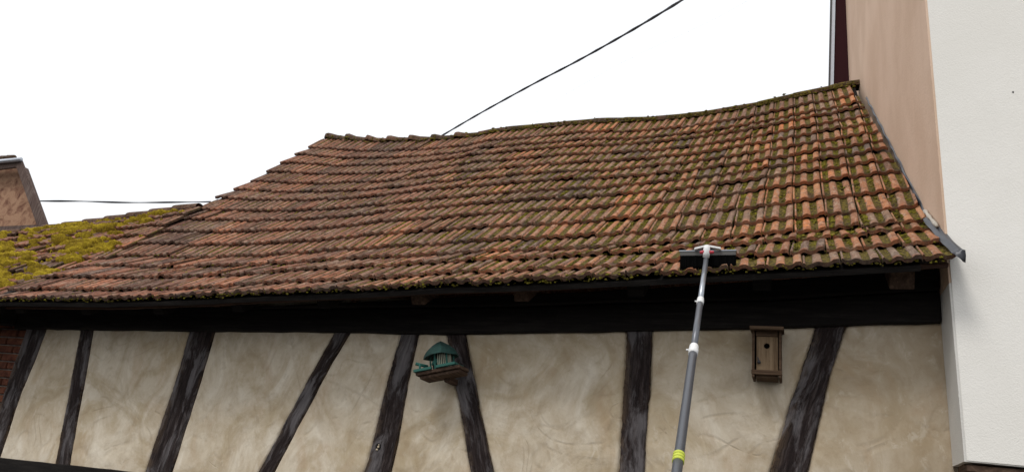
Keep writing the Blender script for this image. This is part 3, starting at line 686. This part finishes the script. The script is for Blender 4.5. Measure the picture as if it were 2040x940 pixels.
b.build('hip_tiles', M_ridge, gh, smooth=True)
b = MB(); b.prism([p(-260, 462, 5.9), p(88, 447, 5.9), p(90, 456, 5.9), p(-260, 472, 5.9)], (0, .1, 0)); b.build('base_board', M_barge, gh)

# ------------------------------------------------------------------ cables
def cable(name, ctrl, wide, thin, pitch, mat, n=260):
    C = [Vector(at(px, py, y)) for px, py, y in ctrl]
    cu = []
    for i in range(len(C) - 1):
        p0 = C[max(i - 1, 0)]; p1 = C[i]; p2 = C[i + 1]; p3 = C[min(i + 2, len(C) - 1)]; k = n // (len(C) - 1)
        for j in range(k):
            t = j / k; cu.append(.5 * ((2 * p1) + (p2 - p0) * t + (2 * p0 - 5 * p1 + 4 * p2 - p3) * t * t + (3 * p1 - p0 - 3 * p2 + p3) * t ** 3))
    cu.append(C[-1]); V = []; Fc = []; L = 0; m_ = 10
    for i, c in enumerate(cu):
        d = (cu[min(i + 1, len(cu) - 1)] - cu[max(i - 1, 0)]).normalized(); a = d.cross(Vector((0, 0, 1))).normalized(); e = d.cross(a)
        if i: L += (c - cu[i - 1]).length
        ph = 2 * math.pi * L / pitch
        u = a * math.cos(ph) + e * math.sin(ph); v_ = e * math.cos(ph) - a * math.sin(ph)
        for k in range(m_):
            t = 2 * math.pi * k / m_; V.append(c + u * (math.cos(t) * wide) + v_ * (math.sin(t) * thin))
    Fc = [(i * m_ + k, i * m_ + (k + 1) % m_, (i + 1) * m_ + (k + 1) % m_, (i + 1) * m_ + k) for i in range(len(cu) - 1) for k in range(m_)]
    return mesh_obj(name, V, Fc, mat, None, smooth=True)
o = cable('overhead_cable', [(860, 283, 6.2), (888, 266, 6), (960, 224, 5.4), (1060, 169, 4.6), (1150, 122, 3.9), (1250, 66, 3), (1360, 0, 2), (1500, -90, .5)], .0165, .012, .95, M_cable)
tag(o, 'thick twisted black cable rising across the sky from behind the roof ridge', 'cable')
o = cable('overhead_cable', [(60, 400, 6.3), (78, 400.5, 6.3), (160, 401, 6.6), (250, 403.5, 7), (345, 403, 7.4), (420, 402, 7.8)], .022, .011, 2.4, M_cable)
tag(o, 'level black cable between the far left gable and the end of the tiled roof', 'cable')
o = cable('overhead_wire', [(1040, 240, 30), (1230, 130, 29), (1420, 40, 28), (1560, -40, 27)], .0022, .0022, 1, M_wire)
tag(o, 'faint thin pale wire in the white sky right of the thick cable', 'wire')

# ------------------------------------------------------------------ roof brush on a telescopic pole
bx_, bz = at(1410, 500, -.52)[0], at(1410, 500, -.52)[2]
top = Vector(at(1407, 514, -.53)); foot_dir = Vector(at(1348, 940, -1.9)) - top
br = empty('roof_brush', (bx_, -.52, bz), label='wide black roof brush on a long grey telescopic pole reaching up to the tiles', cat='brush')
ratio = top.z / -foot_dir.z; foot = top + foot_dir * ratio
def on_pole(px, py):                    # point on the pole axis seen nearest to this height
    best = None
    for i in range(4001):
        q = top.lerp(foot, i / 4000); d = Vector(EYE); c = np.array(q) - EYE; cam_ = c[0] * _h + c[1] * _n + c[2] * _v
        if cam_[2] < .1: break
        y = CY - F * cam_[1] / cam_[2]
        if best is None or abs(y - py) < best[0]: best = (abs(y - py), q.copy(), cam_[2])
    return best[1], best[2]
q1, d1 = on_pole(0, 600); q2, d2 = on_pole(0, 697); q3, d3 = on_pole(0, 912)
dp = (foot - top).normalized()
r1, r2, r3 = 11.5 / 2 * d1 / F * .93, 16.5 / 2 * d2 / F * .93, 23.5 / 2 * d3 / F * .95
b = MB(); b.tube([top, q1], r1, 20); b.build('upper_tube', M_alu, br, smooth=True)
b = MB(); b.tube([q1, q2], (r1 + r2) / 2, 20); b.build('middle_tube', M_pole2, br, smooth=True)
b = MB(); b.tube([q2, foot], [(r2 + r3) / 2 * .96, r3 * 1.05], 24); b.build('lower_tube', M_pole2, br, smooth=True)
for q, r in ((q1, (r1 + r2) / 2), (q2, (r2 + r3) / 2)):
    b = MB(); hl = r * 1.9
    b.tube([q - dp * hl, q - dp * hl * .8, q - dp * hl * .1, q, q + dp * hl * .3, q + dp * hl], [r * 1.03, r * 1.12, r * 1.12, r * 1.20, r * 1.16, r * 1.14], 20); c = b.build('collar', M_wplast, br, smooth=True)
    b = MB(); b.tube([q + Vector((-r * 1.1, 0, 0)), q + Vector((-r * 1.75, 0, 0))], r * .25, 10); b.build('clamp_screw', M_wplast, c, smooth=True)
b = MB()
for k in (-1, 0, 1): b.tube([q3 + dp * (k * .016 - .006), q3 + dp * (k * .016 + .006)], r3 * 1.07, 24)
b.build('tape_band', M_tape, br, smooth=True)
def bp(px, py, y=-.52): return Vector(at(px, py, y))
L0, R0 = bp(1354, 500), bp(1466, 498.5); L1, R1 = bp(1355, 509.5), bp(1466, 508)
b = MB(); b.prism([L1, R1, R0, L0], (0, .035, 0)); b.build('brush_back', M_bar, br, bevel=.002)
b = MB(); b.prism([bp(1353, 500.5, -.524), bp(1467, 499, -.524), bp(1467, 497, -.524), bp(1353, 498.5, -.524)], (0, .042, 0)); b.build('metal_rim', M_alu, br, bevel=.001)
V = []; Fc = []; random.seed(3)
bm_ = MB()
for i in range(520):
    t = random.random(); d = random.random()
    a = L1.lerp(R1, t) + Vector((0, d * .033, .001)); sp = (t - .5) * .0
    ln = .080 + random.uniform(-.012, .006) - .012 * t
    e = a + Vector((sp + random.uniform(-.004, .004), .012 + random.uniform(-.01, .01), -ln))
    bm_.tube([a, e], [.0022, .0016], 4)
bm_.build('bristles', M_bristle, br)
b = MB(); b.prism([L1 + Vector((.006, .006, 0)), R1 + Vector((-.006, .006, 0)), R1 + Vector((-.02, .014, -.055)), L1 + Vector((.006, .014, -.062))], (0, .022, 0)); b.build('bristle_block', M_bristle, br)
b = MB()
ap = bp(1408, 487, -.545); al = bp(1383, 493, -.545); ar_ = bp(1436, 492, -.545); t4 = Vector((0, 0, -.013))
b.prism([al, al + t4, ap + t4 * .9, ar_ + t4, ar_, ap], (0, .02, 0)); b.build('bracket', M_wplast, br, bevel=.002)
b = MB(); b.tube([bp(1408.5, 489, -.555), bp(1408, 495, -.555), bp(1407.5, 505, -.555), bp(1406.5, 513, -.545)], [.013, .019, .021, .018], 16); b.build('socket', M_wplast, br, smooth=True)
for px, s in ((1398.5, -1), (1418, 1)):
    c = bp(px, 502.5, -.56); b = MB(); b.tube([c + Vector((-.012, 0, 0)), c + Vector((.012, 0, .001))], [.010, .008] if s > 0 else [.008, .012], 12); b.build('thumb_screw', M_red, br, smooth=True)

# ------------------------------------------------------------------ wooden bird box
c = at(1529, 700, -.17); bb = empty('bird_box', (c[0], -.02, 2.5), label='small weathered wooden nest box with a round hole hung under the beam', cat='bird box')
Y0 = -.175; P_ = lambda px, py, y=Y0: at(px, py, y)
xl = P_(1498, 735)[0]; xr = P_(1557, 735)[0]; zt = P_(1530, 657)[2]; zb = P_(1530, 737)[2]
MB().box(xl, xl + .014, Y0, -.02, zb - .042, zt).build('side_board', M_boxd, bb, bevel=.002)
MB().box(xr - .014, xr, Y0, -.02, zb - .042, zt).build('side_board', M_boxd, bb, bevel=.002)
MB().box(xl + .02, xr - .02, Y0 + .02, -.03, zb - .04, zb - .02).build('floor_board', M_boxd, bb)
MB().box(xl - .003, xr + .003, Y0 - .006, Y0 + .02, zb - .026, zb).build('bottom_rail', M_boxd, bb, bevel=.002)
MB().box(xl + .02, xr - .02, Y0 + .004, Y0 + .024, zt - .036, zt).build('top_rail', M_boxd, bb, bevel=.002)
MB().box(xl + .0, xr - .0, -.045, -.028, zb - .0, zt + .01).build('back_board', M_boxd, bb)
ft = MB(); cx_, cz_ = (xl + xr) / 2, P_(1530, 688)[2]
x0, x1, z0, z1 = xl + .024, xr - .019, zb + .002, zt - .038; rr = .0165; nseg = 24
ring = []; outer = []
for i in range(nseg):
    t = 2 * math.pi * i / nseg; dx, dz = math.cos(t), math.sin(t); ring.append((cx_ + rr * dx, cz_ + rr * dz))
    s = min(((x1 - cx_) if dx > 0 else (x0 - cx_)) / dx if abs(dx) > 1e-6 else 1e9, ((z1 - cz_) if dz > 0 else (z0 - cz_)) / dz if abs(dz) > 1e-6 else 1e9)
    outer.append((cx_ + s * dx, cz_ + s * dz))
crn = [(x1, z1), (x0, z1), (x0, z0), (x1, z0)]
ya = Y0 + .010; V = [(x, ya, z) for x, z in ring] + [(x, ya, z) for x, z in outer] + [(x, ya + .018, z) for x, z in ring] + [(x, ya, z) for x, z in crn]
Fc = [(i, (i + 1) % nseg, nseg + (i + 1) % nseg, nseg + i) for i in range(nseg)] + [(i, 2 * nseg + i, 2 * nseg + (i + 1) % nseg, (i + 1) % nseg) for i in range(nseg)]
angs = [math.atan2(z - cz_, x - cx_) % (2 * math.pi) for x, z in crn]
for q, ang in enumerate(angs):
    i = int(ang / (2 * math.pi) * nseg) % nseg; Fc.append((nseg + i, nseg + (i + 1) % nseg, 3 * nseg + q))
door = mesh_obj('front_door', V, Fc, M_boxw, bb)
b = MB(); b.box(x0 - .004, x1 + .004, ya + .05, ya + .055, z0, z1); b.build('inside', M_hole, bb)
b = MB(); kp = P_(1512, 720, Y0 - .004); b.tube([kp, kp + np.array([0, .014, 0])], .0095, 12)
b.tube([kp + np.array([0, .004, 0]), kp + np.array([-.008, .004, .028])], .0035, 8); b.build('latch', M_dark, door, smooth=True)
rz = P_(1530, 654)[2]
Mr = Matrix.Translation((cx_, -.03, zt + .012)) @ Matrix.Rotation(R(6), 4, 'X')
MB().box((xl - xr) / 2 - .012, (xr - xl) / 2 + .014, -.20, .0, -.001, .018, Mr).build('lid', M_boxd, bb, bevel=.002)

# ------------------------------------------------------------------ green bird feeder
q = at(880, 741, -.17); fd = empty('bird_feeder', (q[0], -.12, q[2]), label='green painted bird feeder house on a brown tray fixed to the leaning post', cat='bird feeder')
MF = Matrix.Translation(q) @ Matrix.Rotation(R(13), 4, 'Y').inverted() @ Matrix.Rotation(R(0), 4, 'Z')
U = .0030                                   # metres per photo pixel at this depth
def fb(x0, x1, y0, y1, z0, z1, Mx=MF): return MB().box(x0, x1, y0, y1, z0, z1, Mx)
fb(-.14, .175, -.11, .05, -.022, 0).build('tray', M_brown, fd, bevel=.003)
fb(-.12, .165, -.09, .05, -.044, -.024).build('tray_batten', M_brown, fd, bevel=.003)
for a in ((-.148, -.02, -.125, -.105, -.0, .018), (.015, .150, -.125, -.105, .002, .020), (-.15, -.135, -.104, .02, .0, .02), (.137, .152, -.104, .02, .0, .02)):
    fb(*a).build('rim_board', M_green, fd, bevel=.002)
# hopper: hexagonal cage with pyramid roof
hc = MF @ Vector((.02, .03, .0)); hexp = lambda r, z, ph=.3: [MF @ Vector((.02 + r * math.cos(ph + k * math.pi / 3), -.03 + r * math.sin(ph + k * math.pi / 3), z)) for k in range(6)]
for pt, pu in zip(hexp(.078, .0), hexp(.078, .115)): MB().tube([pt, pu], .0055, 6).build('corner_post', M_green, fd)
b = MB()
for k in range(14):
    t = -2.4 + k * .17; x, y = .02 + .07 * math.cos(t), -.03 + .07 * math.sin(t)
    if t > -1.55: b.tube([MF @ Vector((x, y, .01)), MF @ Vector((x, y, .10))], .0028, 6)
b.build('cage_bar', M_bars, fd)
b = MB(); lo = hexp(.064, .005); hi = hexp(.064, .10); b.add(lo + hi, [tuple(range(6))[::-1], tuple(range(6, 12))] + [(i, (i + 1) % 6, 6 + (i + 1) % 6, 6 + i) for i in range(6)]); b.build('seed_hopper', M_hole, fd)
def rg(r, z, n=11): return [MF @ Vector((.015 + r * (1 + .10 * math.sin(k * 2.3)) * math.cos(k * 2 * math.pi / n), -.03 + r * (1 + .10 * math.sin(k * 1.7)) * math.sin(k * 2 * math.pi / n), z + .006 * math.sin(k * 3.1))) for k in range(n)]
rings = [rg(.085, .100), rg(.112, .092), rg(.108, .112), rg(.094, .138), rg(.060, .168), rg(.026, .190)]; nn = 11
b = MB(); b.add([v for r_ in rings for v in r_] + [MF @ Vector((.02, -.03, .204))], [tuple(range(nn))[::-1]] + [(q_ * nn + i, q_ * nn + (i + 1) % nn, (q_ + 1) * nn + (i + 1) % nn, (q_ + 1) * nn + i) for q_ in range(5) for i in range(nn)] + [(5 * nn + i, 5 * nn + (i + 1) % nn, 6 * nn) for i in range(nn)])
rf = b.build('feeder_roof', M_greenroof, fd)
# perching rail at the left and a small carved bird shape by the hopper
b = MB(); b.tube([MF @ Vector((-.115, -.09, .01)), MF @ Vector((-.115, -.09, .055))], .008, 8); b.tube([MF @ Vector((-.14, -.10, .062)), MF @ Vector((-.075, -.05, .040))], .011, 8); b.build('perch', M_green, fd, smooth=True)
b = MB(); b.tube([MF @ Vector((-.03, -.085, .035)), MF @ Vector((-.015, -.085, .045)), MF @ Vector((.01, -.08, .055)), MF @ Vector((.03, -.075, .045)), MF @ Vector((.045, -.07, .02))], [.006, .016, .022, .018, .006], 10); b.build('seed_cup', M_green, fd, smooth=True)
MB().box(q[0] + .02, q[0] + .06, -.16, -.02, q[2] - .06, q[2] - .02).build('bracket', M_brown, fd, bevel=.003)
